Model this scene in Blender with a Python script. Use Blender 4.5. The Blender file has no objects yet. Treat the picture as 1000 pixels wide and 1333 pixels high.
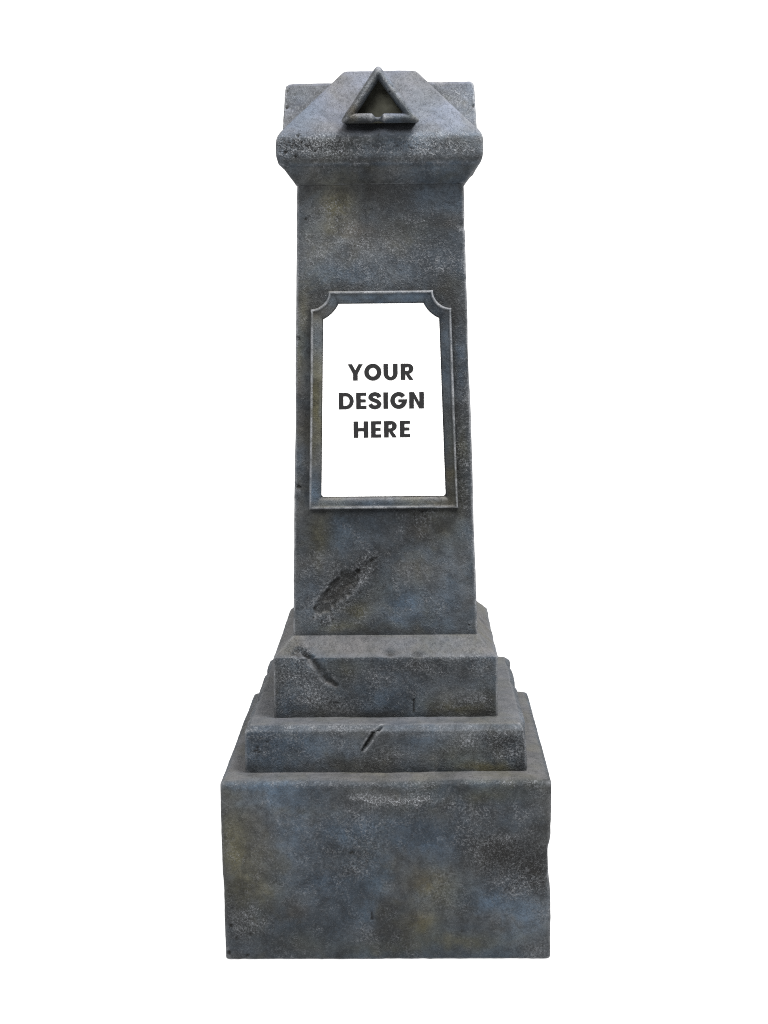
import bpy, math
import numpy as np

sc = bpy.context.scene
col = sc.collection

# ------------------------------------------------------------------ camera model
CAM = (0.05989, -2.95644, 1.24926)
YAW, PITCH, ROLL, FPX = 0.02133, 0.15386, -0.01187, 1983.57      # f in pixels of a 1000 x 1333 frame
_fw = np.array([-math.sin(YAW), math.cos(YAW), 0.0]); _rt = np.array([math.cos(YAW), math.sin(YAW), 0.0]); _up = np.array([0, 0, 1.0])
CF = _fw * math.cos(PITCH) - _up * math.sin(PITCH)
_u2 = _up * math.cos(PITCH) + _fw * math.sin(PITCH)
CR = _rt * math.cos(ROLL) + _u2 * math.sin(ROLL)
CU = _u2 * math.cos(ROLL) - _rt * math.sin(ROLL)
CP = np.array(CAM)

def ray(px, py):
    return CF + CR * ((px - 500) / FPX) - CU * ((py - 666.5) / FPX)

def at(px, py, p0, n):
    """measured spot of the photograph -> point on the real surface (plane p0, n)"""
    d = ray(px, py); n = np.array(n, float); p0 = np.array(p0, float)
    return CP + d * (np.dot(p0 - CP, n) / np.dot(d, n))

# ------------------------------------------------------------------ dimensions (metres)
HB, ZB = 0.300, 0.3408
H2, Z2B, Z2T = 0.2592, 0.3466, 0.4244
H1, Z1B, Z1T = 0.2083, 0.4353, 0.5503
HSB, ZSB, HST, ZST = 0.1727, 0.5853, 0.1501, 1.4121
HC, ZCL, ZCH = 0.1842, 1.4563, 1.4975
HT, ZT = 0.0622, 1.6215
LEAN = (HSB - HST) / (ZST - ZSB)
SN = np.array([0, -1.0, LEAN]); SN = SN / np.linalg.norm(SN)      # outward normal of the leaning shaft face (-y)
SN[2] = abs(SN[2])
def on_base(x, y): return at(x, y, (0, -HB, 0), (0, 1, 0))
def on_s2(x, y): return at(x, y, (0, -H2, 0), (0, 1, 0))
def on_s1(x, y): return at(x, y, (0, -H1, 0), (0, 1, 0))
def on_cham(x, y): return at(x, y, (0, -H1, Z1T), (0, -1, 1))
def on_shaft(x, y): return at(x, y, (0, -HSB, ZSB), SN)
def on_cap(x, y): return at(x, y, (0, -HC, 0), (0, 1, 0))
def on_roof(x, y): return at(x, y, (0, -HC, ZCH), (0, -(ZT - ZCH), HC - HT))
def on_ledge(z): return lambda x, y: at(x, y, (0, 0, z), (0, 0, 1))

# ------------------------------------------------------------------ numpy noise
def _hash(ix, iy, iz, seed):
    h = (ix * 374761393 + iy * 668265263 + iz * 2147483647 + seed * 1274126177) & 0xFFFFFFFF
    h = ((h ^ (h >> 13)) * 1274126177) & 0xFFFFFFFF
    h = ((h ^ (h >> 16)) * 2246822519) & 0xFFFFFFFF
    return ((h ^ (h >> 15)) & 0xFFFFFF) / float(0xFFFFFF)

def vnoise(P, scale, seed=0):
    Q = P * scale + 1000.0
    I = np.floor(Q).astype(np.int64); F = Q - I; F = F * F * F * (F * (F * 6 - 15) + 10)
    r = 0
    for dx in (0, 1):
        wx = F[:, 0] if dx else 1 - F[:, 0]
        for dy in (0, 1):
            wy = F[:, 1] if dy else 1 - F[:, 1]
            for dz in (0, 1):
                wz = F[:, 2] if dz else 1 - F[:, 2]
                r = r + wx * wy * wz * _hash(I[:, 0] + dx, I[:, 1] + dy, I[:, 2] + dz, seed)
    return r * 2 - 1

def fbm(P, scale, octaves=3, seed=0):
    r = 0; a = 1.0; t = 0
    for o in range(octaves):
        r = r + a * vnoise(P, scale * 2 ** o, seed + o * 17); t += a; a *= .5
    return r / t

def sstep(a, b, x):
    t = np.clip((x - a) / (b - a), 0, 1); return t * t * (3 - 2 * t)

# ------------------------------------------------------------------ mesh helpers
def ring(hx, hy, r, n, k=4):
    """rounded rectangle, 4*(n+k) points, starts at the front left corner, front first"""
    pts = []
    r = max(min(r, hx * .9, hy * .9), 1e-4)
    corners = [(-1, -1, 180), (1, -1, 270), (1, 1, 0), (-1, 1, 90)]
    for c in range(4):
        sx, sy, a0 = corners[c]; nx, ny, _ = corners[(c + 1) % 4]
        cx, cy = sx * (hx - r), sy * (hy - r)
        for i in range(k):
            a = math.radians(a0 + 90 * i / k)
            pts.append((cx + r * math.cos(a), cy + r * math.sin(a)))
        a = math.radians(a0 + 90)
        p0 = (cx + r * math.cos(a), cy + r * math.sin(a))
        p1 = (nx * (hx - r) + r * math.cos(a), ny * (hy - r) + r * math.sin(a))
        for i in range(n):
            t = i / n
            pts.append((p0[0] + (p1[0] - p0[0]) * t, p0[1] + (p1[1] - p0[1]) * t))
    return pts

def resample(prof, ds):
    out = [prof[0]]
    for a, b in zip(prof[:-1], prof[1:]):
        L = math.dist(a, b); m = max(1, int(round(L / ds)))
        for i in range(1, m + 1):
            t = i / m; out.append(tuple(a[j] + (b[j] - a[j]) * t for j in range(len(a))))
    return out

def fillet(prof, idx_r):
    """round chosen profile corners: {index: radius}"""
    out = []
    for i, p in enumerate(prof):
        if i in idx_r and 0 < i < len(prof) - 1:
            r = idx_r[i]; a = np.array(prof[i - 1]); b = np.array(p); c = np.array(prof[i + 1])
            u = (a - b) / np.linalg.norm(a - b); v = (c - b) / np.linalg.norm(c - b)
            r = min(r, np.linalg.norm(a - b) * .49, np.linalg.norm(c - b) * .49)
            s, e = b + u * r, b + v * r
            for t in np.linspace(0, 1, 6):
                out.append(tuple((1 - t) ** 2 * s + 2 * t * (1 - t) * b + t * t * e))
        else: out.append(tuple(p))
    return out

def loft(prof, ds, vr, square=True):
    """prof: list of (hx, hy, z) bottom to top; returns verts array, faces"""
    prof = resample(prof, ds)
    n = int(max(p[0] for p in prof) * 2 / ds)
    V, Fc = [], []
    for hx, hy, z in prof:
        V += [(x, y, z) for x, y in ring(hx, hy, vr, n)]
    m = 4 * (n + 4)
    for j in range(len(prof) - 1):
        for i in range(m):
            i2 = (i + 1) % m
            Fc.append((j * m + i, j * m + i2, (j + 1) * m + i2, (j + 1) * m + i))
    Fc.append(tuple(range(m - 1, -1, -1)))
    Fc.append(tuple((len(prof) - 1) * m + i for i in range(m)))
    return np.array(V, float), Fc

def sq(l): return [(h, h, z) for h, z in l]

def vnormals(V, Fc):
    Q = np.array([f for f in Fc if len(f) == 4])
    n = np.cross(V[Q[:, 2]] - V[Q[:, 0]], V[Q[:, 3]] - V[Q[:, 1]])
    N = np.zeros_like(V)
    for k in range(4): np.add.at(N, Q[:, k], n)
    l = np.linalg.norm(N, axis=1); l[l < 1e-12] = 1
    return N / l[:, None]

# damage and paint -----------------------------------------------------------
def seg_d(V, pts):
    """distance to a polyline and the parameter along it"""
    best = np.full(len(V), 9.0); par = np.zeros(len(V)); tot = len(pts) - 1
    for i in range(tot):
        a, b = np.array(pts[i]), np.array(pts[i + 1]); ab = b - a
        t = np.clip(((V - a) @ ab) / (ab @ ab), 0, 1)
        d = np.linalg.norm(V - (a + t[:, None] * ab), axis=1)
        m = d < best; best[m] = d[m]; par[m] = (i + t[m]) / tot
    return best, par

def blob(V, c, rx, rz, ang=0, ry=None):
    D = V - np.array(c); ry = ry or max(rx, rz, .02)
    ca, sa = math.cos(math.radians(ang)), math.sin(math.radians(ang))
    u = D[:, 0] * ca + D[:, 2] * sa; w = -D[:, 0] * sa + D[:, 2] * ca
    return np.exp(-((u / rx) ** 2 + (w / rz) ** 2 + (D[:, 1] / ry) ** 2))

PX = 0.00139
CH = ['olive', 'blue', 'light', 'dark', 'rough', 'brown', 'painted_shade', 'clean']

class Damage:
    def __init__(self, V, N, seed):
        self.V, self.N, self.seed = V, N, seed
        self.damp = np.ones(len(V)); self.disp = np.zeros(len(V)); self.vec = np.zeros_like(V); self.ch = {c: np.zeros(len(V)) for c in CH}
        self.wob = fbm(V, 45, 3, seed + 5); self.fine = fbm(V, 160, 2, seed + 9)
    def paint(self, kind, c, rx, rz, ang=0, s=1.0, ry=None):
        b = blob(self.V + (self.wob * .010)[:, None], c, rx * PX, rz * PX, ang, ry)
        self.ch[kind] += s * b * (1 + .55 * self.wob)
    def pit(self, c, r, depth, dark=1.0):
        d = np.linalg.norm(self.V - np.array(c), axis=1) + self.fine * .0024 + self.wob * .0012
        m = (1 - sstep(r * PX * .1, r * PX * 1.0, d)) * .85
        self.disp -= m * depth; self.ch['dark'] += m * dark
    def gouge(self, pts, w, depth, dark=.8, rim=.5, taper=True, rough=.25, flat=False, wa=.45):
        d, t = seg_d(self.V, pts)
        W = w * PX * (1 + wa * self.wob + .3 * self.fine)
        if taper: W = W * np.clip(.35 + 2.6 * np.minimum(t + .05, 1.05 - t), .3, 1)
        m = 1 - sstep(W * (.75 if flat else .15), W * (1.1 if flat else 1.0), d)
        self.disp -= m * depth * (1 + .35 * self.fine)
        self.ch['dark'] += dark * m
        ringm = np.exp(-((d - W * 1.35) / (W * .38)) ** 2)
        self.ch['light'] += rim * ringm * (1 + self.fine)
        self.ch['rough'] += rough * np.exp(-(d / (W * 2.2)) ** 2)
    def dent(self, c, rx, rz, depth, ang=0, ry=None):
        self.disp -= depth * blob(self.V, c, rx * PX, rz * PX, ang, ry) * (1 + .3 * self.wob)
    def push(self, c, rx, rz, vec, ry=None):
        self.vec += np.array(vec)[None, :] * (blob(self.V, c, rx * PX, rz * PX, 0, ry) * (1 + .3 * self.wob))[:, None]

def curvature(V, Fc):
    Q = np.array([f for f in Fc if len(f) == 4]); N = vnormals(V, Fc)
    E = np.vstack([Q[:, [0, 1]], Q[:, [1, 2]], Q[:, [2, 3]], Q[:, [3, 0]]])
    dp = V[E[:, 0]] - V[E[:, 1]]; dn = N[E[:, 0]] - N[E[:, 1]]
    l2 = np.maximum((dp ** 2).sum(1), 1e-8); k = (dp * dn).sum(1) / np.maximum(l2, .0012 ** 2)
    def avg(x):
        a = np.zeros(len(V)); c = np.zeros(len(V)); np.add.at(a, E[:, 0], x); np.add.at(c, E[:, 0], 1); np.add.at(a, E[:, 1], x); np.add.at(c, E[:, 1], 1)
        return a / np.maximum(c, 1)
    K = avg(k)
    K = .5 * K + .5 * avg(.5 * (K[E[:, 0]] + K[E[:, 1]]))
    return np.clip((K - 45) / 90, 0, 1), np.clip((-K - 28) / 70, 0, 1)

def make(name, V, Fc, mat, parent, dmg=None, seed=0, amp=1.0, smooth=True):
    V = V.copy()
    ch = None
    if amp > 0 or dmg:
        N = vnormals(V, Fc)
        D = Damage(V, N, seed)
        D.disp += amp * (.0010 * fbm(V, 5, 2, seed + 1) + .0006 * fbm(V, 24, 2, seed + 2) + .00045 * fbm(V, 90, 2, seed + 3))
        # weathered arrises: nicks wherever the noise runs high
        if dmg: dmg(D)
        D.disp -= .0007 * np.clip(D.ch['rough'], 0, 1.5) * (D.fine + .4 * vnoise(V, 330, seed + 4))
        V += N * (D.disp * D.damp)[:, None] + D.vec
        ch = D.ch
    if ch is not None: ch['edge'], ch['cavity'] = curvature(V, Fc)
    me = bpy.data.meshes.new(name)
    me.from_pydata(V.tolist(), [], Fc); me.update()
    if smooth: me.polygons.foreach_set('use_smooth', [True] * len(me.polygons))
    if ch is not None:
        for nm, keys in (('stain', ('olive', 'blue', 'brown')), ('wear', ('light', 'dark', 'rough')), ('arris', ('edge', 'cavity', 'painted_shade'))):
            at_ = me.attributes.new(nm, 'FLOAT_COLOR', 'POINT')
            arr = np.ones((len(V), 4))
            for i, k in enumerate(keys): arr[:, i] = np.clip(ch[k], 0, 1.2)
            if nm == 'wear': arr[:, 3] = np.clip(ch['clean'], 0, 1)
            at_.data.foreach_set('color', arr.ravel())
    me.materials.append(mat)
    o = bpy.data.objects.new(name, me); col.objects.link(o); o.parent = parent
    return o

# ------------------------------------------------------------------ materials
class NT:
    def __init__(self, name):
        self.m = bpy.data.materials.new(name); self.m.use_nodes = True
        self.t = self.m.node_tree; self.t.nodes.clear()
    def n(self, typ, **kw):
        x = self.t.nodes.new(typ)
        for k, v in kw.items():
            if k in ('operation', 'blend_type', 'data_type', 'feature', 'attribute_name', 'noise_dimensions', 'use_clamp', 'clamp_factor', 'invert'): setattr(x, k, v)
            else: self.set(x.inputs[k.replace('_', ' ')], v)
        return x
    def set(self, s, v):
        if isinstance(v, bpy.types.NodeSocket): self.t.links.new(v, s)
        else: s.default_value = v
    def math(self, op, a, b=0.0, c=None, clamp=False):
        x = self.t.nodes.new('ShaderNodeMath'); x.operation = op; x.use_clamp = clamp
        self.set(x.inputs[0], a); self.set(x.inputs[1], b)
        if c is not None: self.set(x.inputs[2], c)
        return x.outputs[0]
    def remap(self, v, a, b, lo=0.0, hi=1.0, smooth=True):
        x = self.t.nodes.new('ShaderNodeMapRange'); x.interpolation_type = 'SMOOTHSTEP' if smooth else 'LINEAR'
        self.set(x.inputs[0], v)
        for i, q in zip((1, 2, 3, 4), (a, b, lo, hi)): self.set(x.inputs[i], q)
        return x.outputs[0]
    def mix(self, f, a, b, mode='MIX'):
        x = self.t.nodes.new('ShaderNodeMix'); x.data_type = 'RGBA'; x.blend_type = mode
        self.set(x.inputs['Factor'], f)
        ins = [s for s in x.inputs if s.type == 'RGBA']
        for s, v in zip(ins, (a, b)):
            self.set(s, v if isinstance(v, bpy.types.NodeSocket) else (*v, 1.0))
        return [s for s in x.outputs if s.type == 'RGBA'][0]
    def noise(self, vec, scale, detail=3, rough=.55, dist=0.0):
        x = self.t.nodes.new('ShaderNodeTexNoise')
        self.set(x.inputs['Vector'], vec); x.inputs['Scale'].default_value = scale
        x.inputs['Detail'].default_value = detail; x.inputs['Roughness'].default_value = rough; x.inputs['Distortion'].default_value = dist
        return x.outputs['Fac']

def stone_material(name, tone=1.0, grain_amt=1.0):
    T = NT(name)
    co = T.t.nodes.new('ShaderNodeTexCoord').outputs['Object']
    geo = T.t.nodes.new('ShaderNodeNewGeometry')
    st = T.t.nodes.new('ShaderNodeSeparateColor'); T.set(st.inputs[0], T.n('ShaderNodeAttribute', attribute_name='stain').outputs['Color'])
    we = T.t.nodes.new('ShaderNodeSeparateColor'); wa_ = T.n('ShaderNodeAttribute', attribute_name='wear'); T.set(we.inputs[0], wa_.outputs['Color'])
    olive, blue, brown = st.outputs; light, dark, rough = we.outputs
    # large mottling
    n_a = T.noise(co, 5.0, 4, .6, .4); n_b = T.noise(co, 11.0, 4, .6, .6); n_c = T.noise(co, 28.0, 5, .65, .3)
    c = T.mix(T.remap(n_a, .35, .65), (.038, .052, .067), (.058, .059, .057))
    c = T.mix(T.math('MULTIPLY', T.remap(n_b, .52, .70), .55), c, (.060, .056, .038))
    mp = T.t.nodes.new('ShaderNodeMapping'); T.set(mp.inputs[0], co); mp.inputs['Location'].default_value = (3.1, 7.7, 1.3)
    n_d = T.noise(mp.outputs[0], 8.0, 4, .6, .5)
    c = T.mix(T.math('MULTIPLY', T.remap(n_d, .50, .72), .6), c, (.043, .065, .086))
    c = T.mix(T.math('MULTIPLY', olive, 1.0, clamp=True), c, (.064, .059, .031))
    c = T.mix(T.math('MULTIPLY', brown, .75, clamp=True), c, (.056, .044, .030))
    c = T.mix(T.math('MULTIPLY', blue, .9, clamp=True), c, (.050, .076, .106))
    c = T.mix(1.0, c, T.mix(T.remap(n_c, .3, .7), (.52, .52, .52), (1.30, 1.30, 1.30)), 'MULTIPLY')
    n_e = T.noise(mp.outputs[0], 4.2, 3, .55, .7)
    c = T.mix(1.0, c, T.mix(T.remap(n_e, .36, .64), (.64, .66, .68), (1.30, 1.30, 1.30)), 'MULTIPLY')
    # leathery crackle of the cast surface
    warp = T.t.nodes.new('ShaderNodeTexNoise'); T.set(warp.inputs['Vector'], co); warp.inputs['Scale'].default_value = 120; warp.inputs['Detail'].default_value = 2
    wv = T.t.nodes.new('ShaderNodeVectorMath'); wv.operation = 'MULTIPLY_ADD'
    T.set(wv.inputs[0], warp.outputs['Color']); wv.inputs[1].default_value = (.008, .008, .008); T.set(wv.inputs[2], co)
    f1 = T.noise(wv.outputs[0], 200, 2, .5); f2 = T.noise(wv.outputs[0], 270, 3, .55); f3 = T.noise(co, 120, 3, .6)
    worm = T.remap(T.math('ABSOLUTE', T.math('SUBTRACT', f1, .5)),   .065, .0)              # thin broken ridges
    worm = T.math('MULTIPLY', worm, T.remap(f3, .40, .62))
    grain = T.remap(f2, .50, .68)
    h = T.math('ADD', T.math('MULTIPLY', worm, .55), T.math('MULTIPLY', f2, .8))
    # drybrushed highs
    n_p = T.noise(co, 14.0, 5, .65, .8)
    patch = T.remap(n_p, .47, .70)
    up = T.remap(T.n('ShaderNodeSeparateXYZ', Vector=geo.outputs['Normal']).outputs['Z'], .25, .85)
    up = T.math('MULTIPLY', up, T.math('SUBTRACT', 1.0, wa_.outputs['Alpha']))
    amount = T.math('ADD', T.math('MULTIPLY', patch, .42), T.math('ADD', T.math('MULTIPLY', light, 1.0), T.math('MULTIPLY', rough, .44)))
    amount = T.math('MULTIPLY', T.math('ADD', amount, .08), grain_amt)
    amount = T.math('MULTIPLY', amount, T.math('SUBTRACT', 1.0, T.math('MULTIPLY', dark, .45, clamp=True)))
    hi = T.math('MULTIPLY', T.math('MAXIMUM', worm, T.math('MULTIPLY', grain, .55)), amount, clamp=True)
    lo = T.math('MULTIPLY', T.remap(f2, .50, .34), T.math('ADD', T.math('ADD', .24 * grain_amt, T.math('MULTIPLY', patch, .25)), T.math('MULTIPLY', rough, .9)), clamp=True)
    c = T.mix(T.math('MULTIPLY', rough, .55, clamp=True), c, (.020, .022, .023))
    c = T.mix(T.math('MULTIPLY', dark, .80, clamp=True), c, (.014, .0135, .012))
    c = T.mix(lo, c, (.012, .012, .013))
    c = T.mix(T.math('MULTIPLY', light, .22, clamp=True), c, (.16, .16, .16))
    c = T.mix(hi, c, (.33, .34, .35))
    # dusty upward faces, rubbed arrises, shade painted into cavities and angles
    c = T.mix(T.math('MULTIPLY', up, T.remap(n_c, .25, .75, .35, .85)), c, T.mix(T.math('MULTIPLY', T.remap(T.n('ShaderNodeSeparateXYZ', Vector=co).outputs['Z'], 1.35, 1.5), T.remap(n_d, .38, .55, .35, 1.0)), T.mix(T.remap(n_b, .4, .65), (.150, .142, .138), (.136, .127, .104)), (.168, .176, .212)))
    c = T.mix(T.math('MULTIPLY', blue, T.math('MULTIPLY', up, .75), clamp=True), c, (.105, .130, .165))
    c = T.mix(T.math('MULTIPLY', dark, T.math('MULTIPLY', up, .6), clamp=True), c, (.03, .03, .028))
    ar = T.t.nodes.new('ShaderNodeSeparateColor'); T.set(ar.inputs[0], T.n('ShaderNodeAttribute', attribute_name='arris').outputs['Color'])
    edge, cavity, painted_shade = ar.outputs
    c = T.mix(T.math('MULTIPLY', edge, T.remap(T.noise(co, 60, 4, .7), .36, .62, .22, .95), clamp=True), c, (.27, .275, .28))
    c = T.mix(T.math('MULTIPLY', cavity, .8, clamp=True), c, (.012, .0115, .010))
    c = T.mix(T.math('MULTIPLY', painted_shade, T.remap(n_c, .25, .65, .9, .5), clamp=True), c, (.010, .010, .0095))
    # small casting holes
    vp = T.t.nodes.new('ShaderNodeTexVoronoi'); T.set(vp.inputs['Vector'], co); vp.inputs['Scale'].default_value = 38; vp.inputs['Randomness'].default_value = 1
    sepc = T.t.nodes.new('ShaderNodeSeparateColor'); T.set(sepc.inputs[0], vp.outputs['Color'])
    hole = T.math('MULTIPLY', T.remap(vp.outputs['Distance'], .10, .05), T.math('GREATER_THAN', sepc.outputs[0], .90))
    c = T.mix(T.math('MULTIPLY', hole, .85), c, (.012, .012, .012))
    if tone != 1.0: c = T.mix(1.0, c, (tone * .98, tone, tone * 1.05), 'MULTIPLY')
    bh = T.math('SUBTRACT', T.math('MULTIPLY', h, T.math('ADD', .55, rough)), T.math('MULTIPLY', hole, 1.5))
    bh = T.math('ADD', bh, T.math('MULTIPLY', n_c, .8))
    bump = T.n('ShaderNodeBump', Strength=.85, Distance=.0035, Height=bh)
    p = T.n('ShaderNodeBsdfPrincipled', Base_Color=c, Roughness=T.remap(h, .2, .9, .72, .46), Normal=bump.outputs[0])
    p.inputs['Specular IOR Level'].default_value = .22
    out = T.t.nodes.new('ShaderNodeOutputMaterial'); T.set(out.inputs[0], p.outputs[0])
    return T.m

def plain(name, rgb, rough=.6, emis=None, mott=.03, spec=.3):
    T = NT(name)
    co = T.t.nodes.new('ShaderNodeTexCoord').outputs['Object']
    c = T.mix(T.remap(T.noise(co, 60, 3), .3, .7), rgb, tuple(v * (1 - mott) for v in rgb))
    p = T.n('ShaderNodeBsdfPrincipled', Base_Color=c, Roughness=rough)
    p.inputs['Specular IOR Level'].default_value = spec
    if emis:
        p.inputs['Emission Color'].default_value = (1, 1, 1, 1); p.inputs['Emission Strength'].default_value = emis
    out = T.t.nodes.new('ShaderNodeOutputMaterial'); T.set(out.inputs[0], p.outputs[0])
    return T.m

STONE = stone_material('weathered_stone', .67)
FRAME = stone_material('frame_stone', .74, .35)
WHITE = plain('white_panel', (.93, .93, .93), .75, mott=.01, spec=.1)
INK = plain('dark_lettering', (.017, .017, .018), .7, mott=.1, spec=.1)
SWEEP = plain('glowing_white_backdrop', (.30, .30, .30), .9, emis=.95, mott=.01, spec=.0)  # gives off light itself so no shadow shows on it

# ------------------------------------------------------------------ monument
root = bpy.data.objects.new('stone_monument', None); col.objects.link(root); root.empty_display_size = .2
root['label'] = 'weathered grey stone obelisk monument with stepped base, pyramid cap and white framed plaque'
root['category'] = 'monument'
DS = .0028

# --- base block
prof = fillet([(.292, -.0), (.3005, .0), (HB + .0015, ZB), (HB - .013, Z2B), (H2 - .02, Z2B + .0005)], {1: .004, 2: .007, 3: .008})
V, Fc = loft(sq(prof), DS, .008)
def still(D, z, w):
    D.damp *= 1 - .85 * np.exp(-((D.V[:, 2] - z) / w) ** 2)
def rub(D, z, w, s):
    D.ch['light'] += s * np.exp(-((D.V[:, 2] - z) / w) ** 2) * np.clip(.5 + 1.4 * D.wob, 0, 1.4); D.ch['blue'] += s * .6 * np.exp(-((D.V[:, 2] - z) / w) ** 2)
def band_shade(D, z0, height, s=1.0):
    D.ch['painted_shade'] += s * np.exp(-np.maximum(D.V[:, 2] - z0, 0) / height) * (1 + .6 * D.wob)  # crease shade painted upwards from a tier's foot
def dmg_base(D):
    f = on_base; led = on_ledge(Z2B)
    P = D.paint
    # scooped dent along the top edge
    D.push(f(508, 1020), 46, 22, (0, .010, -.006), .03); D.push(f(550, 1020), 16, 14, (0, .004, -.003), .03); D.push(f(468, 1020), 14, 12, (0, .003, -.002), .03)
    for x, y, rx in ((485, 1038, 16), (505, 1044, 18), (530, 1043, 20), (553, 1037, 12), (470, 1036, 10)): P('light', f(x, y), rx, 5, 0, .9); P('rough', f(x, y), rx, 7, 0, .35)
    P('dark', f(505, 1030), 45, 6, 0, .25)
    # bruise on the right edge
    D.dent(f(718, 1118), 22, 34, .006, 0, .05); D.dent(f(690, 1120), 30, 30, .003)
    D.dent(f(289, 1165), 12, 20, .0015, 0, .05); D.dent(f(719, 1090), 8, 10, -.002, 0, .05)
    # rough pocked patches
    for x, y, rx, ry, s in ((640, 1112, 26, 22, 1.0), (672, 1120, 36, 27, 1.2), (700, 1140, 16, 26, .9), (680, 1152, 22, 14, .8), (645, 1100, 30, 12, .5),
                            (465, 1110, 26, 22, .45), (455, 1135, 22, 14, .35), (318, 1200, 26, 26, .45), (700, 1235, 22, 16, .35), (530, 1050, 60, 12, .3)):
        P('rough', f(x, y), rx, ry, 0, s)
    for x, y, rx, ry, s in ((668, 1116, 38, 26, 1.0), (702, 1140, 16, 30, .85), (640, 1108, 18, 16, .6), (420, 1095, 24, 12, .35), (455, 1108, 30, 14, .35), (640, 1105, 20, 18, .3), (300, 1240, 12, 20, .2), (560, 1030, 40, 8, .2)):
        P('dark', f(x, y), rx, ry, 0, s)
    for x, y, rx, ry, s in ((650, 1147, 12, 6, .7), (676, 1160, 14, 9, .55), (622, 1110, 10, 12, .45), (660, 1090, 22, 6, .4), (470, 1130, 18, 14, .35), (400, 1090, 20, 26, .22), (345, 1100, 20, 16, .2),
                            (390, 1165, 30, 10, .22), (440, 1060, 50, 14, .2), (700, 1240, 16, 10, .35), (320, 1195, 18, 14, .3), (620, 1060, 50, 14, .15), (690, 1060, 22, 12, .25)):
        P('light', f(x, y), rx, ry, 15, s)
    for x, y, r, d in ((458, 1110, 4, .004), (303, 1182, 3, .004), (324, 1190, 3.2, .005), (326, 1216, 3, .004), (298, 1240, 3.4, .005), (323, 1243, 2.8, .004), (301, 1205, 2.6, .004), (308, 1222, 2.4, .004), (313, 1231, 2, .003), (601, 1212, 2.4, .004), (461, 1125, 2.6, .004), (449, 1104, 2.2, .003), (461, 1038, 2.4, .003)):
        D.pit(f(x, y), r, d)
    D.gouge([f(484, 1187), f(485, 1198)], 1.8, .004, rim=.1, rough=.1)
    D.gouge([led(634, 1013), led(638, 1017)], 2.6, .005, rim=.2, rough=.1)
    for x, y, rx, ry, s in ((306, 1100, 24, 55, .75), (335, 1160, 34, 34, .5), (560, 1150, 26, 22, .65), (550, 1200, 26, 16, .8), (600, 1225, 55, 12, .65), (500, 1235, 60, 12, .45), (640, 1035, 45, 12, .55), (400, 1225, 40, 18, .4), (590, 1165, 30, 24, .4)):
        P('olive', f(x, y), rx, ry, 0, s)
    for x, y, rx, ry, s in ((385, 1185, 26, 16, .6), (556, 1145, 22, 18, .4), (475, 1215, 40, 14, .4), (545, 1195, 18, 10, .4), (630, 1060, 30, 16, .3)):
        P('brown', f(x, y), rx, ry, 0, s)
    for x, y, rx, ry, s in ((390, 1090, 34, 40, .65), (365, 1042, 55, 16, .6), (560, 1092, 42, 26, .75), (520, 1070, 60, 20, .4), (640, 1170, 42, 24, .7), (420, 1150, 26, 18, .6), (425, 1215, 20, 16, .4), (690, 1195, 30, 30, .55), (340, 1025, 50, 7, .6), (470, 1080, 50, 20, .4), (310, 1235, 40, 14, .3)):
        P('blue', f(x, y), rx, ry, 0, s)
    for x, y, rx, ry, s in ((600, 1015, 100, 7, .5), (680, 1012, 40, 8, .5)): P('olive', led(x, y), rx, 10, 0, s, .05)
    P('dark', f(289, 1130), 4, 90, 0, .3, .02); band_shade(D, 0, .006, .6); rub(D, ZB - .002, .006, .5); D.ch['clean'] += 1 - sstep(ZB + .0005, ZB + .0045, D.V[:, 2])
make('base', V, Fc, STONE, root, dmg_base, 11)

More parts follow.
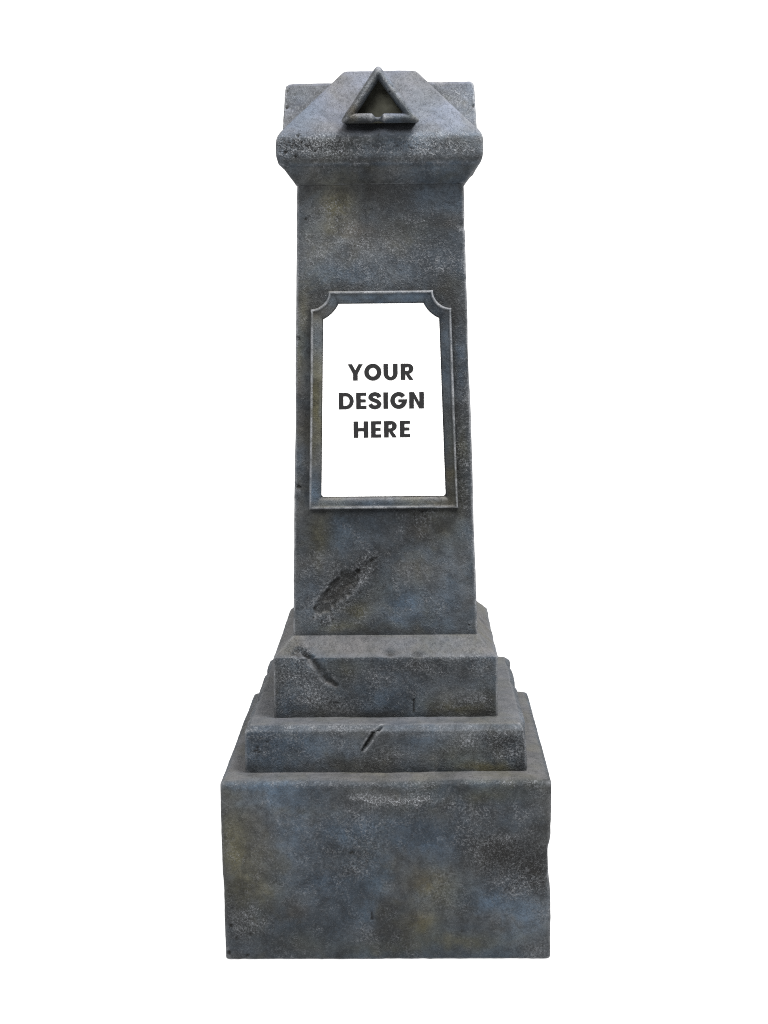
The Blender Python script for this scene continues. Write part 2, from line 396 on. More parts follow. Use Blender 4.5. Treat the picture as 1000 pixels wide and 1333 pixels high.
# --- lower step
prof = fillet([(H2 - .004, Z2B - .004), (H2, Z2B - .003), (H2, Z2T), (H2 - .0115, Z1B), (H1 - .02, Z1B + .0005)], {2: .002, 3: .003})
V, Fc = loft(sq(prof), DS, .005)
def dmg_s2(D):
    f = on_s2; led = on_ledge(Z1B); P = D.paint
    band_shade(D, Z2B, .010, .75); rub(D, Z2T + .006, .006, .7); D.ch['clean'] += .85 * (1 - sstep(Z1B - .003, Z1B - .0002, D.V[:, 2]))
    ch = lambda x, y: at(x, y, (0, -H2, Z2T), (0, -1, 1))
    D.gouge([f(471, 978), f(480, 965), f(487, 953.5), ch(491, 951.5), ch(498, 945)], 3.2, .009, dark=.35, rim=.5, rough=.15, wa=.25)
    D.dent(ch(684, 952), 10, 8, .006, 0, .03); D.dent(f(688, 958), 8, 12, .004, 0, .03)
    D.dent(ch(640, 951), 26, 5, .002); D.dent(f(662, 970), 20, 12, .003)
    for x, y, rx, ry, s in ((662, 968, 26, 14, 1.0), (676, 985, 12, 16, 1.0), (640, 962, 22, 8, .6), (498, 988, 30, 14, .65), (600, 965, 22, 9, .3), (340, 972, 22, 16, .35)): P('rough', f(x, y), rx, ry, 0, s)
    for x, y, rx, ry, s in ((662, 966, 20, 9, .6), (678, 985, 9, 18, .5), (500, 998, 40, 6, .45), (360, 1000, 60, 6, .35), (680, 1002, 30, 4, .5), (420, 985, 50, 10, .2)): P('dark', f(x, y), rx, ry, 0, s)
    for x, y, rx, ry, s in ((612, 964, 12, 9, .5), (655, 982, 12, 5, .5), (676, 975, 10, 14, .4), (520, 985, 22, 10, .25), (360, 958, 34, 4, .4), (345, 980, 10, 3, .35), (684, 950, 8, 6, .8), (560, 955, 60, 4, .3), (660, 953, 20, 4, .4)): P('light', f(x, y), rx, ry, 0, s)
    for x, y, r, d in ((336, 973, 2.6, .004), (331, 978, 2, .003), (335, 984, 2, .003), (348, 965, 2, .003)): D.pit(f(x, y), r, d)
    D.gouge([f(331, 976), f(340, 980)], 1.5, .003, rim=.2, rough=.1)
    for x, y, rx, ry, s in ((625, 998, 34, 8, .9), (600, 980, 44, 16, .4), (655, 1002, 30, 5, .5)): P('olive', f(x, y), rx, ry, 0, s)
    for x, y, rx, ry, s in ((380, 965, 55, 14, .6), (345, 990, 36, 12, .5), (545, 966, 34, 14, .65), (450, 975, 40, 18, .45), (400, 985, 40, 12, .3)): P('blue', f(x, y), rx, ry, 0, s)
    D.dent(led(520, 940), 15, 10, .003, 0, .02); P('dark', led(520, 941), 14, 8, 0, .5, .012); P('blue', led(520, 941), 16, 8, 0, .5, .014)
    D.dent(led(580, 947), 14, 8, .002); P('light', led(420, 940), 60, 8, 0, .15, .03)
    # chips on the far edges of the ledge
    for s in ((-1, -.05), (-1, .16), (1, .05), (1, .20)):
        D.dent((s[0] * H2, s[1], Z2T + .006), 8, 9, .006, 0, .020)
        P('dark', (s[0] * (H2 - .004), s[1], Z2T + .002), 7, 7, 0, .4, .015)
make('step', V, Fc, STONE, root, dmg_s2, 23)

# --- upper step, its top one broad chamfer up to the shaft
prof = fillet([(H1 - .004, Z1B - .004), (H1, Z1B - .003), (H1, Z1T), (HSB - .002, ZSB + .001), (HSB - .02, ZSB + .001)], {2: .0022})
V, Fc = loft(sq(prof), DS, .004)
def dmg_s1(D):
    f = on_s1; ch = on_cham; P = D.paint
    band_shade(D, Z1B, .012, .8); rub(D, Z1T + .002, .004, .5)
    still(D, ZSB, .008); still(D, Z1B, .006)
    D.gouge([ch(396, 850), ch(403, 855), f(405, 857.5), f(411, 865), f(418, 875), f(426, 885), f(438, 892)], 8, .0070, dark=.25, rim=.0, rough=.1, wa=.08)
    D.gouge([f(404, 866), f(412, 877), f(422, 889)], 3, .0, dark=0, rim=.5, rough=0, wa=.2)
    D.push(f(401, 858), 11, 9, (0, .006, -.003), .02); P('dark', f(408, 862), 9, 8, -45, .25); P('light', f(396, 866), 12, 3, -45, .4)
    D.gouge([ch(382, 851), ch(396, 847)], 9, .004, dark=.15, rim=.2, rough=.8)
    D.gouge([f(538, 911), f(538.5, 926)], 1.7, .006, dark=1, rim=.3, rough=.1, taper=False)
    for x, y, rx, ry, s in ((400, 880, 30, 14, .55), (412, 908, 26, 14, .65), (545, 866, 46, 9, .6), (440, 915, 40, 8, .45), (628, 915, 16, 10, .45), (480, 885, 30, 12, .3), (370, 890, 12, 40, .3)): P('rough', f(x, y), rx, ry, 0, s)
    for x, y, rx, ry, s in ((402, 900, 14, 20, .45), (410, 905, 20, 12, .4), (490, 882, 26, 8, .35), (555, 872, 24, 8, .4), (625, 912, 14, 8, .45), (385, 885, 14, 14, .3), (430, 922, 40, 6, .25), (520, 890, 80, 20, .12)): P('light', f(x, y), rx, ry, -20, s)
    for x, y, rx, ry, s in ((358, 890, 8, 45, .4), (530, 866, 40, 8, .4), (500, 930, 150, 5, .6), (415, 890, 40, 14, .2)): P('dark', f(x, y), rx, ry, 0, s)
    P('dark', ch(508, 848), 10, 5, 0, .6); P('dark', ch(545, 850), 8, 5, 0, .5); D.dent(ch(508, 851), 8, 5, .004); D.dent(ch(545, 853), 9, 4, .003)
    P('light', ch(505, 853), 12, 3, 0, .8); P('light', ch(600, 853), 40, 4, 0, .45); P('light', ch(470, 838), 60, 8, 0, .12)
    for x, y, rx, ry, s in ((600, 924, 34, 8, .9), (450, 870, 26, 14, .5), (560, 915, 30, 12, .3), (635, 905, 12, 20, .3)): P('olive', f(x, y), rx, ry, 0, s)
    for x, y, rx, ry, s in ((385, 915, 20, 18, .5), (505, 912, 34, 14, .45), (600, 890, 34, 12, .3)): P('blue', f(x, y), rx, ry, 0, s)
    P('blue', ch(560, 838), 50, 8, 0, .35)
    D.dent((H1 - .012, 0.02, Z1T + .012), 8, 10, .005, 0, .02); D.dent((H1 - .015, -H1 + .02, Z1T + .018), 8, 6, .003, 0, .02)
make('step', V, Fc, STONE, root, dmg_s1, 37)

# --- shaft
prof = [(HSB - .003, ZSB - .012), (HSB, ZSB - .004), (HST, ZST + .004), (HST - .01, ZST + .006)]
V, Fc = loft(sq(prof), DS, .0035)
def dmg_sh(D):
    f = on_shaft; P = D.paint
    band_shade(D, ZSB, .008, .7); still(D, ZSB, .015)
    D.ch['painted_shade'] += .55 * np.exp(-(np.maximum(ZST - D.V[:, 2], 0) / .06) ** 2) * (1 + .5 * D.wob)  # the cap's shade painted onto the top of the shaft
    # contact shade painted round the plaque frame
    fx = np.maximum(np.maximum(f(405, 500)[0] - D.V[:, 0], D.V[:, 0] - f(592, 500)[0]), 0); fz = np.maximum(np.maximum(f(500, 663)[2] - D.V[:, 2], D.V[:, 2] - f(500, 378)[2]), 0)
    D.ch['painted_shade'] += .8 * np.exp(-np.hypot(fx, fz) / .007) * (D.V[:, 1] < -.1) * (1 + .5 * D.wob)
    D.gouge([f(415, 792), f(430, 779), f(452, 758), f(464, 746)], 14, .0042, dark=.42, rim=.0, rough=.25, flat=True, wa=.55)
    D.gouge([f(424, 779), f(440, 765), f(458, 749)], 9, .0026, dark=.22, rim=.0, rough=.2, flat=True, wa=.5)
    D.gouge([f(462, 748), f(474, 739), f(490, 726)], 6, .0026, dark=.22, rim=.15, rough=.6, wa=.6)
    P('brown', f(438, 772), 26, 10, 42, .8); P('dark', f(438, 772), 28, 9, 42, .35); P('olive', f(446, 768), 26, 8, 42, .3)
    for x, y, rx, ry, s in ((440, 770, 44, 30, .25), (478, 735, 14, 10, .5), (425, 808, 12, 8, .7), (600, 590, 14, 30, .45), (545, 672, 30, 8, .5), (598, 640, 10, 20, .45)): P('rough', f(x, y), rx, ry, 40, s)
    for x, y, r, d in ((427, 812, 3, .004), (433, 806, 2.4, .004), (418, 810, 2, .003), (468, 772, 2.2, .004), (452, 785, 2, .003), (398, 285, 2.8, .004), (484, 729, 2.2, .003), (489, 735, 2, .003), (507, 718, 2, .002), (540, 669, 2.5, .003), (550, 666, 2, .003), (597, 588, 2.4, .003), (600, 600, 2, .003), (595, 610, 2.4, .003), (598, 625, 2, .003)): D.pit(f(x, y), r, d)
    for x, y, rx, ry, s in ((412, 780, 16, 5, .5), (462, 768, 20, 4, .5), (442, 795, 16, 4, .45), (415, 800, 8, 4, .6), (470, 757, 10, 3, .6)): P('light', f(x, y), rx, ry, 42, s)
    # nicks in the arrises
    D.gouge([f(381, 440), f(391, 441)], 3, .007, dark=.9, rim=.2, rough=.2); D.gouge([f(380, 630), f(391, 634)], 3.4, .007, dark=.9, rim=.2, rough=.2)
    P('light', f(386, 640), 7, 5, 0, .6); D.dent(f(603, 292), 5, 5, .006, 0, .02); P('light', f(600, 303), 3, 12, 0, .5); P('light', f(604, 355), 3, 20, 0, .4); P('light', f(611, 505), 3, 25, 0, .4)
    D.dent(f(609, 470), 5, 30, .002, 0, .03); D.dent(f(383, 540), 5, 40, .0015, 0, .03)
    for x, y, rx, ry, s in ((450, 322, 50, 18, .32), (500, 328, 55, 16, .32), (560, 345, 30, 20, .25), (430, 270, 12, 14, .3), (455, 295, 12, 8, .35), (410, 330, 16, 20, .2), (550, 280, 30, 8, .15), (580, 345, 20, 14, .15), (420, 725, 26, 12, .2), (500, 800, 60, 14, .12), (560, 740, 40, 14, .12)): P('light', f(x, y), rx, ry, 10, s)
    for x, y, rx, ry, s in ((440, 262, 24, 24, .9), (430, 300, 30, 10, .35), (395, 400, 10, 30, .5), (392, 460, 8, 40, .45), (416, 700, 14, 26, .9), (465, 794, 16, 12, 1.0), (455, 815, 36, 8, .7), (575, 690, 30, 22, .4), (602, 580, 10, 30, .7), (600, 640, 10, 24, .6), (560, 668, 34, 8, .4), (585, 370, 18, 14, .35), (500, 775, 30, 20, .35), (540, 300, 40, 20, .2)): P('olive', f(x, y), rx, ry, 0, s)
    for x, y, rx, ry, s in ((470, 300, 24, 10, .5), (540, 690, 34, 18, .5), (470, 720, 20, 10, .3), (405, 735, 20, 10, .4), (588, 288, 22, 10, .5), (392, 520, 8, 40, .4)): P('brown', f(x, y), rx, ry, 0, s)
    for x, y, rx, ry, s in ((530, 782, 36, 24, .85), (450, 358, 44, 14, .5), (600, 470, 10, 50, .7), (560, 255, 40, 20, .45), (410, 770, 22, 26, .45), (450, 690, 26, 24, .35), (590, 770, 26, 34, .4), (500, 340, 40, 20, .3), (520, 810, 50, 10, .4)): P('blue', f(x, y), rx, ry, 0, s)
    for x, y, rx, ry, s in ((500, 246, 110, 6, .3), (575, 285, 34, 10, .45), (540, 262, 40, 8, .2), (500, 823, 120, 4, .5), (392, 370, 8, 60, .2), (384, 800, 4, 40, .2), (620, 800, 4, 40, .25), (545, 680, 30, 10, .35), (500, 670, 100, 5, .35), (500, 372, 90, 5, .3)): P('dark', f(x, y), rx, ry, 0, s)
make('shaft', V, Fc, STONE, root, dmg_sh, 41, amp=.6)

# --- cap: flared cornice and truncated pyramid roof
prof = fillet([(HST - .01, ZST - .003), (HST + .0015, ZST), (HC - .011, 1.4420), (HC - .004, 1.4475), (HC, ZCL + .004), (HC, ZCH - .006), (HC - .006, ZCH + .005), (HT + .004, ZT - .0005), (HT - .004, ZT), (.02, ZT + .0008)],
              {2: .0025, 3: .003, 4: .009, 5: .009, 6: .005, 7: .004})
V, Fc = loft(sq(prof), .0024, .006)
def dmg_cap(D):
    f = on_cap; rf = on_roof; P = D.paint
    for x, y, rx, ry, s in ((395, 188, 32, 12, 1.0), (420, 192, 34, 9, .7), (500, 192, 60, 8, .55), (580, 192, 40, 9, .6), (375, 195, 14, 12, .6)): P('rough', f(x, y), rx, ry, 0, s)
    for x, y, rx, ry, s in ((400, 200, 40, 5, .45), (440, 182, 40, 4, .4), (520, 180, 60, 4, .35), (575, 198, 40, 5, .3), (500, 200, 60, 4, .25)): P('light', f(x, y), rx, ry, 0, s)
    for x, y, r, d in ((388, 177, 4, .006), (392, 185, 2.4, .004), (372, 198, 2.6, .004), (400, 190, 2, .003), (410, 197, 2, .003), (385, 203, 2, .003), (492, 175, 2.2, .003), (602, 225, 1.6, .002)): D.pit(f(x, y), r, d)
    for x, y, rx, ry, s in ((430, 195, 30, 12, .55), (470, 180, 40, 10, .3), (440, 235, 50, 8, .4)): P('olive', f(x, y), rx, ry, 0, s)
    for x, y, rx, ry, s in ((370, 195, 16, 14, .5), (530, 190, 50, 12, .35), (600, 220, 30, 14, .4)): P('blue', f(x, y), rx, ry, 0, s)
    for x, y, rx, ry, s in ((400, 145, 24, 22, .75), (380, 165, 20, 10, .7), (560, 145, 44, 24, .35), (600, 165, 20, 10, .4)): P('blue', rf(x, y), rx, ry * 1.6, 0, s)
    P('olive', rf(430, 140), 12, 40, 0, .4); P('brown', rf(450, 125), 16, 20, 0, .3)
    # shade painted inside the triangle and on the roof below it
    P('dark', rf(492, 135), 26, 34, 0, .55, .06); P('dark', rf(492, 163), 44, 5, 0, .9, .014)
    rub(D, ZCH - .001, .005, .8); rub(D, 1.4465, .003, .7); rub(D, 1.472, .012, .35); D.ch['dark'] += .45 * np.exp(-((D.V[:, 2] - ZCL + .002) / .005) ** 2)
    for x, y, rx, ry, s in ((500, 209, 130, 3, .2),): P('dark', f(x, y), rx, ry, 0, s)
    P('light', rf(580, 140), 40, 40, 0, .22); P('light', f(492, 173), 100, 2.5, 0, .3)
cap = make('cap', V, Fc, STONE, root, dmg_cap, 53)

# --- block lying across the cap behind the pyramid's front face
zt = at(500, 107.5, (0, -.058, 0), (0, 1, 0))[2]
xl = at(372, 112, (0, -.058, 0), (0, 1, 0))[0]; xr = at(617, 110, (0, -.058, 0), (0, 1, 0))[0]
hx = (xr - xl) / 2
P8 = [(hx + .0035, .122, ZCH - .01), (hx + .001, .066, zt - .012), (hx - .001, .061, zt - .004), (hx - .006, .055, zt), (hx - .03, .03, zt + .0003)]
V, Fc = loft(P8, .0026, .004)
V[:, 0] += (xl + xr) / 2
def dmg_blk(D):
    f = lambda x, y: at(x, y, (0, -.08, 0), (0, 1, 0)); P = D.paint
    for x, y, r, d in ((601, 125, 2.4, .004), (605, 125, 2.2, .004), (617, 138, 3, .005), (615, 144, 3, .005), (373, 118, 3, .005), (374, 125, 2.6, .004), (372, 140, 3.4, .005), (380, 142, 2, .003), (618, 160, 3, .004), (369, 163, 3, .005), (384, 125, 2, .003)): D.pit(at(x, y, (0, -.085 if y > 130 else -.070, 0), (0, 1, 0)), r * 1.1, d * 1.3)
    P('light', f(395, 120), 30, 10, 0, .2, .06); P('light', f(600, 120), 24, 14, 0, .25, .06); P('olive', f(580, 130), 20, 12, 0, .35, .06); P('blue', f(390, 125), 20, 16, 0, .4, .06); P('blue', f(610, 112), 16, 8, 0, .3, .06)
make('crosspiece', V, Fc, STONE, cap, dmg_blk, 67)

# --- hollow triangle ornament on the cap
TY = -.186
tp = lambda x, y: at(x, y, (0, TY - .02, 0), (0, 1, 0))
A, B, C_ = tp(441.5, 159.5), tp(548.5, 158.5), tp(492, 82)
def tri_loop(off, y, nside=60, rnd=.011):
    c = [np.array([p[0], p[2]]) for p in (A, B, C_)]
    L = []
    for i in range(3):
        a, b = c[i], c[(i + 1) % 3]; d = (b - a) / np.linalg.norm(b - a); n = np.array([-d[1], d[0]])
        L.append((a + n * off, d))
    q = []
    for i in range(3):
        (p1, d1), (p2, d2) = L[i - 1], L[i]
        t = np.linalg.solve(np.array([d1, -d2]).T, p2 - p1); q.append(p1 + d1 * t[0])
    pts = []
    r = max(rnd * (1 - off / .02), .0015)
    for i in range(3):
        a, b, nx = q[i - 1], q[i], q[(i + 1) % 3]
        u = (a - b) / np.linalg.norm(a - b); v = (nx - b) / np.linalg.norm(nx - b)
        s, e = b + u * r, b + v * r
        for t in np.linspace(0, 1, 8)[:-1]: pts.append((1 - t) ** 2 * s + 2 * t * (1 - t) * b + t * t * e)
        e2 = nx - v * r
        for t in np.linspace(0, 1, nside)[:-1]: pts.append(e + (e2 - e) * t)
    return [(p[0], y, p[1]) for p in pts]
def strip(loops, close=False):
    m = len(loops[0]); V = [p for l in loops for p in l]; F = []
    k = len(loops)
    for j in range(k if close else k - 1):
        for i in range(m):
            i2 = (i + 1) % m; j2 = (j + 1) % k
            F.append((j * m + i, j * m + i2, j2 * m + i2, j2 * m + i))
    return np.array(V, float), F
TB = .0158
rp = [(.001, TY + .004), (0, TY - .006), (.0005, TY - .014), (.0028, TY - .0205), (.0060, TY - .0235), (.0095, TY - .0235), (.0135, TY - .020), (TB, TY - .012), (TB, TY - .002), (TB - .002, TY + .004)]
rp = [tuple(x) for x in resample(rp, .0022)]
V, Fc = strip([tri_loop(o, y) for o, y in rp], close=True)
# the bottom bar is worn through to a thin neck in the middle
zb0 = A[2] + TB * .5
bot = V[:, 2] < A[2] + TB * 1.15
xm = tp(492, 158)[0]
k = np.where(bot, 1 - .60 * np.exp(-((V[:, 0] - xm) / .0085) ** 4), 1)
V[:, 2] = zb0 - .003 * (1 - k) + (V[:, 2] - zb0) * k; V[:, 1] = TY - .006 + (V[:, 1] - TY + .006) * k
def dmg_tri(D):
    f = tp; P = D.paint
    P('brown', f(458, 145), 10, 12, 0, .9); P('olive', f(460, 148), 8, 10, 0, .5); P('light', f(474, 150), 9, 4, 0, .7); P('light', f(515, 118), 4, 5, 0, .6); P('light', f(512, 149), 10, 3, 0, .3)
    P('dark', f(495, 162), 60, 3, 0, .8); P('blue', f(505, 105), 12, 14, 0, .5); P('blue', f(520, 150), 14, 6, 0, .4); P('light', f(492, 90), 4, 5, 0, .3)
    D.pit(f(512, 113), 3, .002, .4); D.pit(f(506, 120), 2.5, .002, .5); D.dent(f(515, 121), 4, 4, .002)
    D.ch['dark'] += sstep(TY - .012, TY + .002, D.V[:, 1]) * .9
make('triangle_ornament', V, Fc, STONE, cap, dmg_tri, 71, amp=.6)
# walls of the hollow running back into the roof slope
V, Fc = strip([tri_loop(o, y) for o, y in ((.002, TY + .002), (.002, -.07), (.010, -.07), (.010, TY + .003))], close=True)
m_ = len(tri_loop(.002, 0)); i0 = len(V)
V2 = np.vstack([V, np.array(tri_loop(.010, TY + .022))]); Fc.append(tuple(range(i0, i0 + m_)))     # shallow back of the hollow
DARK = plain('olive_hollow', (.085, .086, .070), .9, mott=.4, spec=.05)  # mottled olive grey for the hollow's walls and back
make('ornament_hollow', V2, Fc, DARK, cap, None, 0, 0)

# ------------------------------------------------------------------ plaque: moulded frame, white panel, lettering
FX = lambda P: (P[0], P[2])
fp = on_shaft
bl, br = fp(403, 662), fp(596.5, 660.5); tl, tr = fp(405.5, 380), fp(586.5, 377.5)
def lerp(a, b, t): return a + (b - a) * t
def outline(t, narc=14, nedge=70, rb=0.0):
    """frame outline offset inwards by t, in (x,z); hollowed top corners, square foot"""
    zb, zt_ = (bl[2] + br[2]) / 2 + t, (tl[2] + tr[2]) / 2 - t
    zt0, zb0_ = (tl[2] + tr[2]) / 2, (bl[2] + br[2]) / 2
    XL = lambda z: lerp(bl[0], tl[0], (z - zb0_) / (zt0 - zb0_)) + t
    XR = lambda z: lerp(br[0], tr[0], (z - zb0_) / (zt0 - zb0_)) - t
    r = .0330 + t
    CL = (tl[0] - .001, zt0 + .001); CRr = (tr[0] + .001, zt0 + .001)
    out = []
    def seg(p, q, n):
        for i in range(n): out.append((lerp(p[0], q[0], i / n), lerp(p[1], q[1], i / n)))
    # arc ends
    zl = CL[1] - math.sqrt(max(r * r - (XL(zt0 - r) - CL[0]) ** 2, 1e-8)); pl = (XL(zl), zl)
    zr = CRr[1] - math.sqrt(max(r * r - (CRr[0] - XR(zt0 - r)) ** 2, 1e-8)); pr = (XR(zr), zr)
    xl_ = CL[0] + math.sqrt(r * r - (CL[1] - zt_) ** 2); xr_ = CRr[0] - math.sqrt(r * r - (CRr[1] - zt_) ** 2)
    a, b = (XL(zb), zb), (XR(zb), zb)
    seg(a, b, nedge); seg(b, pr, nedge)
    a0 = math.atan2(pr[1] - CRr[1], pr[0] - CRr[0]); a1 = math.atan2(zt_ - CRr[1], xr_ - CRr[0])
    a0 %= 2 * math.pi; a1 %= 2 * math.pi
    for i in range(narc): an = lerp(a0, a1, i / narc); out.append((CRr[0] + r * math.cos(an), CRr[1] + r * math.sin(an)))
    seg((xr_, zt_), (xl_, zt_), nedge)
    a0 = math.atan2(zt_ - CL[1], xl_ - CL[0]) % (2 * math.pi); a1 = math.atan2(pl[1] - CL[1], pl[0] - CL[0]) % (2 * math.pi)
    for i in range(narc): an = lerp(a0, a1, i / narc); out.append((CL[0] + r * math.cos(an), CL[1] + r * math.sin(an)))
    seg(pl, a, nedge)
    return out
def lift(xz, h):
    x, z = xz; y = -(HSB - LEAN * (z - ZSB))
    return (x + SN[0] * h, y + SN[1] * h, z + SN[2] * h)
FW = .0232
lp = [(0, -.003), (0, .0125), (.0008, .0150), (.0026, .0168), (.0044, .0160), (.0058, .0138), (.0085, .0136), (.0125, .0128), (.0168, .0112), (.0195, .0088), (.0212, .0055), (FW, .0030), (FW, -.003)]
lp = resample(lp, .0022)
V, Fc = strip([[lift(p, h) for p in outline(t)] for t, h in lp])
def dmg_fr(D):
    f = on_shaft; P = D.paint
    for x, y, rx, ry, s in ((411, 412, 12, 10, .5), (412, 505, 9, 55, .9), (411, 560, 8, 40, .5), (590, 610, 9, 50, .8), (560, 652, 44, 6, .5), (440, 655, 30, 6, .3), (588, 460, 8, 20, .2)): P('olive', f(x, y), rx, ry, 0, s)
    for x, y, rx, ry, s in ((411, 408, 10, 10, .8), (588, 625, 8, 30, .5), (412, 600, 8, 30, .35), (570, 652, 30, 5, .4)): P('brown', f(x, y), rx, ry, 0, s)
    for x, y, rx, ry, s in ((495, 388, 70, 8, .6), (583, 470, 8, 50, .7), (412, 635, 8, 18, .6), (490, 653, 50, 6, .5), (412, 445, 8, 20, .4)): P('blue', f(x, y), rx, ry, 0, s)
    for x, y, rx, ry, s in ((430, 380, 6, 4, .7), (562, 380, 6, 4, .7), (583, 402, 6, 4, .8), (578, 396, 6, 6, .5), (495, 379, 70, 2, .35), (406, 405, 4, 5, .5), (594, 655, 4, 6, .5), (404, 655, 4, 6, .4), (587, 440, 3, 50, .25), (406, 450, 3, 50, .3), (493, 659, 30, 2, .3)): P('light', f(x, y), rx, ry, 0, s)
    d = np.abs(D.disp)
frame = make('plaque_frame', V, Fc, FRAME, root, dmg_fr, 83, amp=.35)

# white panel with slightly rounded foot corners
po = outline(FW - .0006, nedge=6)
zb_ = min(p[1] for p in po)
me_pts = []
x0_, x1_ = min(p[0] for p in po if p[1] < zb_ + .001), max(p[0] for p in po if p[1] < zb_ + .001)
rb = .005
for i in range(7):
    a = math.radians(180 + 15 * i); me_pts.append((x0_ + rb + rb * math.cos(a), zb_ + rb + rb * math.sin(a)))
for i in range(7):
    a = math.radians(270 + 15 * i); me_pts.append((x1_ - rb + rb * math.cos(a), zb_ + rb + rb * math.sin(a)))
me_pts += [p for p in po if p[1] > zb_ + rb + .002]
PH = .0062
V = np.array([lift(p, PH) for p in me_pts] + [lift(p, -.002) for p in me_pts]); m = len(me_pts)
Fc = [tuple(range(m))] + [(i, m + i, m + (i + 1) % m, (i + 1) % m) for i in range(m)]
panel = make('panel', V, Fc, WHITE, frame, None, 0, 0, smooth=False)

# lettering ------------------------------------------------------------------
S_ = .285; HZ = .236
def quad(*p): return [list(p)]
def box(x0, y0, x1, y1): return ('poly', [(x0, y0), (x1, y0), (x1, y1), (x0, y1)])
def arcp(cx, cy, rx, ry, a0, a1, n=36):
    return [(cx + rx * math.cos(math.radians(lerp(a0, a1, i / n))), cy + ry * math.sin(math.radians(lerp(a0, a1, i / n)))) for i in range(n + 1)]
def band(outer, inner): return ('band', outer, inner)
def catmull(P, n=10):
    P = [np.array(p, float) for p in P]; P = [2 * P[0] - P[1]] + P + [2 * P[-1] - P[-2]]; o = []
    for i in range(1, len(P) - 2):
        for t in np.linspace(0, 1, n, endpoint=False):
            o.append(.5 * (2 * P[i] + (P[i + 1] - P[i - 1]) * t + (2 * P[i - 1] - 5 * P[i] + 4 * P[i + 1] - P[i + 2]) * t * t + (-P[i - 1] + 3 * P[i] - 3 * P[i + 1] + P[i + 2]) * t ** 3))
    o.append(P[-2]); return o
def stroke(P, w0, w1=None):
    o, i_ = [], []
    for k, p in enumerate(P):
        d = P[min(k + 1, len(P) - 1)] - P[max(k - 1, 0)]; d = d / np.linalg.norm(d); n = np.array([-d[1], d[0]])
        w = w0 if w1 is None else lerp(w0, w1, abs(n[1]))
        o.append(tuple(p + n * w / 2)); i_.append(tuple(p - n * w / 2))
    return band(o, i_)
def g_O(w=1.04): return [band(arcp(w / 2, .5, w / 2, .515, 0, 360, 64), arcp(w / 2, .5, w / 2 - .285, .515 - .256, 0, 360, 64))]
def g_U(w=.856):
    return [box(0, .42, S_, 1), box(w - S_, .42, w, 1), band(arcp(w / 2, .42, w / 2, .435, 180, 360), arcp(w / 2, .42, w / 2 - S_, .215, 180, 360))]
def g_R(w=.78):
    yb, cy, ry = .37, .685, .315
    return [box(0, 0, S_, 1), box(S_, 1 - HZ, .42, 1), box(S_, yb, .42, yb + .185),
            band(arcp(.42, cy, w - .42 - .005, ry, -90, 90), arcp(.42, cy, w - .42 - S_ - .005, ry - .195, -90, 90)),
            ('poly2', [(.27, yb + .01), (.505, 0), (w, 0), (.52, yb + .01)])]
def g_Y(w=.91):
    m = w / 2
    return [('poly', [(m - S_ / 2, 0), (m + S_ / 2, 0), (m + S_ / 2, .40), (m - S_ / 2, .40)]),
            ('poly', [(m - S_ / 2, .40), (m, .40), (m, .635), (.262, 1), (0, 1)]), ('poly', [(m, .40), (m + S_ / 2, .40), (w, 1), (w - .262, 1), (m, .635)])]
def g_D(w=.906):
    return [box(0, 0, S_, 1), box(S_, 1 - .215, .40, 1), box(S_, 0, .40, .215), band(arcp(.40, .5, w - .40, .5, -90, 90), arcp(.40, .5, w - .40 - .25, .285, -90, 90))]
def g_E(w=.625): return [box(0, 0, S_, 1), box(S_, 0, w, .2), box(S_, .8, w, 1), box(S_, .405, w - .04, .595)]
def g_I(w=.238): return [box((w - S_) / 2, 0, (w + S_) / 2, 1)]
def g_N(w=.894): return [box(0, 0, S_, 1), box(w - S_, 0, w, 1), ('poly2', [(w - S_ - .01, .0), (w - S_ + .02, .0), (w - S_ + .02, .37), (S_ + .01, 1), (S_ - .02, 1), (S_ - .02, .63)])]
def g_H(w=.888): return [box(0, 0, S_, 1), box(w - S_, 0, w, 1), box(S_, .395, w - S_, .6)]
def g_S():
    P = [(.655, .695), (.60, .832), (.40, .898), (.205, .840), (.130, .712), (.215, .590), (.39, .515), (.565, .430), (.655, .290), (.575, .158), (.385, .102), (.185, .165), (.112, .310)]
    return [stroke(catmull(P), .278, .246)]
def g_G(w=1.01):
    cx = w / 2
    o = arcp(cx, .5, w / 2, .515, 38, 322, 60); i_ = arcp(cx, .5, w / 2 - .285, .258, 33, 322, 60)
    o2 = arcp(cx, .5, w / 2, .515, 322, 360 + 8, 16); i2 = arcp(cx, .5, w / 2 - .285, .258, 322, 360 - 12, 16)
    return [band(o, i_), band(o2, i2), ('poly2', [(cx - .02, .385), (w - .07, .385), (w - .0, .57), (cx - .02, .57)])]
G = dict(O=g_O, U=g_U, R=g_R, Y=g_Y, D=g_D, E=g_E, I=g_I, N=g_N, H=g_H, S=g_S, G=g_G)
TZ = 7.4074
def tpx(zx, zy): return on_shaft(430 + zx / TZ, 460 + zy / TZ)
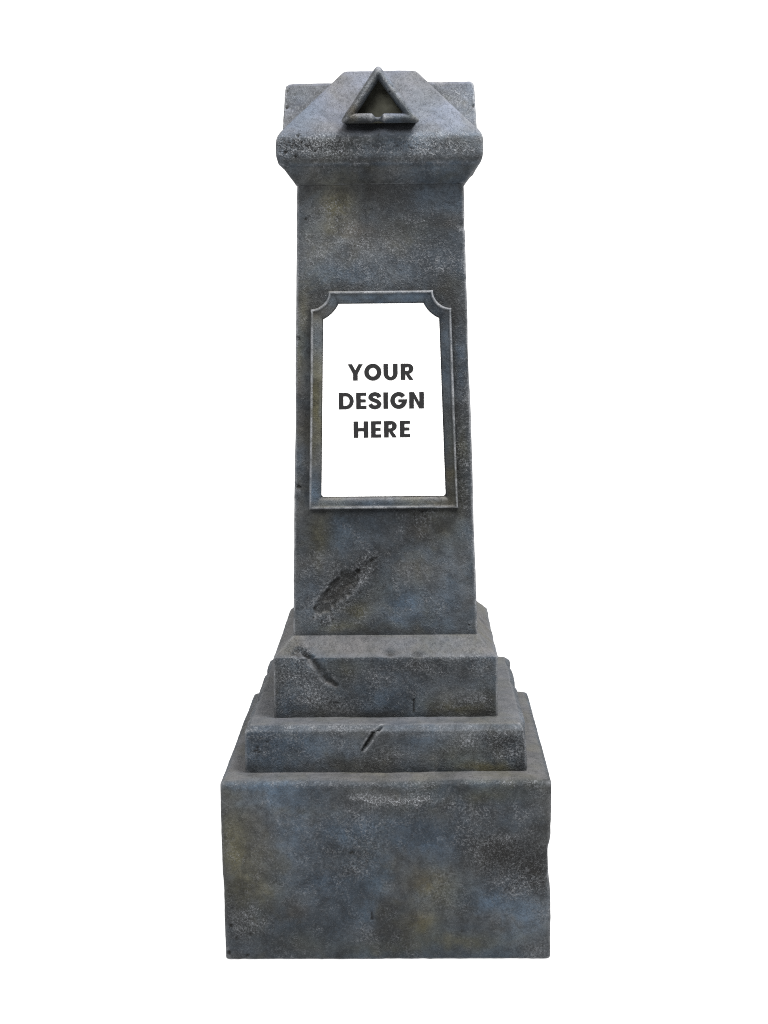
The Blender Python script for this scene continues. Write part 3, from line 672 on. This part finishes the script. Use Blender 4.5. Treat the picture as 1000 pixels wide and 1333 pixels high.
def word(label, base_l, base_r, y_top_l, letters):
    """base_l/base_r: baseline ends measured on the panel; letters: (char, left offset) in cap heights"""
    b0 = np.array(FX(tpx(*base_l))); b1 = np.array(FX(tpx(*base_r))); t0 = np.array(FX(tpx(base_l[0], y_top_l)))
    ux = (b1 - b0) / np.linalg.norm(b1 - b0)
    uz = np.array([0, 1.0]); H = np.linalg.norm(t0 - b0); total = np.linalg.norm(b1 - b0)
    W = letters[-1][1] + letters[-1][2]; sx = total / W
    V, F = [], []
    def emit(pts, h):
        i0 = len(V); n = len(pts)
        for (x, y) in pts: q = b0 + ux * x * sx + uz * y * H; V.append(lift((q[0], q[1]), h))
        return list(range(i0, i0 + n))
    for ch, off, w in letters:
        for pi, g in enumerate(G[ch]()):
            h = PH + .0006 + (.00012 if g[0] == 'poly2' else 0) + .00001 * pi; h0 = PH - .0004
            if g[0] == 'band':
                o = [(x + off, y) for x, y in g[1]]; n_ = [(x + off, y) for x, y in g[2]]
                a, b, a2, b2 = emit(o, h), emit(n_, h), emit(o, h0), emit(n_, h0)
                for i in range(len(a) - 1):
                    F.append((a[i], a[i + 1], b[i + 1], b[i])); F.append((a[i], a2[i], a2[i + 1], a[i + 1])); F.append((b[i], b[i + 1], b2[i + 1], b2[i]))
                F.append((a[0], b[0], b2[0], a2[0])); F.append((a[-1], a2[-1], b2[-1], b[-1]))
            else:
                p = [(x + off, y) for x, y in g[1]]
                a, a2 = emit(p, h), emit(p, h0); F.append(tuple(a))
                for i in range(len(a)): j = (i + 1) % len(a); F.append((a[i], a2[i], a2[j], a[j]))
    return make('lettering', np.array(V), F, INK, frame, None, 0, 0, smooth=False)
def L(s, xs): # char, left and right in zoom px, in cap heights of 160
    x0 = xs[0][0]; return [(c, (a - x0) / 160, (b - a) / 160) for c, (a, b) in zip(s, xs)]
w1 = word('YOUR', (172, 262), (805, 254.5), 103, L('YOUR', [(172, 318), (330, 497), (515, 652), (680, 805)]))
w2 = word('DESIGN', (85, 538.5), (905, 528.5), 379, L('DESIGN', [(85, 230), (252, 352), (370, 495), (518, 556), (580, 742), (762, 905)]))
w3 = word('HERE', (228, 813), (772, 805), 654, L('HERE', [(228, 370), (395, 495), (520, 645), (672, 772)]))

# ------------------------------------------------------------------ setting: seamless white backdrop with a glow that hides shadows
def backdrop():
    prof = [(-1.7, 0), (3.0, 0)]
    for i in range(1, 17):
        a = math.radians(90 * i / 16); prof.append((3.0 + 1.5 * math.sin(a), 1.5 - 1.5 * math.cos(a)))
    prof.append((4.5, 7.0))
    V = []; F = []
    xs = np.linspace(-8, 8, 9)
    for y, z in prof: V += [(x, y, z - .0012) for x in xs]
    for j in range(len(prof) - 1):
        for i in range(8): F.append((j * 9 + i, j * 9 + i + 1, (j + 1) * 9 + i + 1, (j + 1) * 9 + i))
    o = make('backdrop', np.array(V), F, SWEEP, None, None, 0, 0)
    o['kind'] = 'structure'
backdrop()

# ------------------------------------------------------------------ light
w = bpy.data.worlds.new('World'); sc.world = w; w.use_nodes = True
bg = w.node_tree.nodes['Background']; bg.inputs['Color'].default_value = (1, 1, 1, 1); bg.inputs['Strength'].default_value = .42
def area(name, loc, target, size, power):
    l = bpy.data.lights.new(name, 'AREA'); l.shape = 'RECTANGLE'; l.size, l.size_y = size; l.energy = power; l.color = (1, .985, .96)
    o = bpy.data.objects.new(name, l); col.objects.link(o); o.location = loc
    from mathutils import Vector
    o.rotation_euler = (Vector(target) - Vector(loc)).to_track_quat('-Z', 'Y').to_euler()
area('overhead_softbox', (1.0, -.85, 3.5), (0, -.1, .9), (1.2, 1.0), 200)
area('front_softbox', (-.9, -4.2, 3.9), (0, 0, .75), (2.6, 1.6), 235)

# ------------------------------------------------------------------ camera
from mathutils import Matrix
cd = bpy.data.cameras.new('camera'); cam = bpy.data.objects.new('camera', cd); col.objects.link(cam)
cam.matrix_world = Matrix(((CR[0], CU[0], -CF[0], CAM[0]), (CR[1], CU[1], -CF[1], CAM[1]), (CR[2], CU[2], -CF[2], CAM[2]), (0, 0, 0, 1)))
cd.sensor_fit = 'VERTICAL'; cd.sensor_height = 24.0; cd.lens = 24.0 * FPX / 1333.0
cd.clip_end = 100
sc.camera = cam
sc.view_settings.view_transform = 'Standard'; sc.view_settings.look = 'None'; sc.view_settings.exposure = 0
sc.cycles.use_denoising = False
sc.cycles.pixel_filter_type = 'BLACKMAN_HARRIS'; sc.cycles.filter_width = 1.1
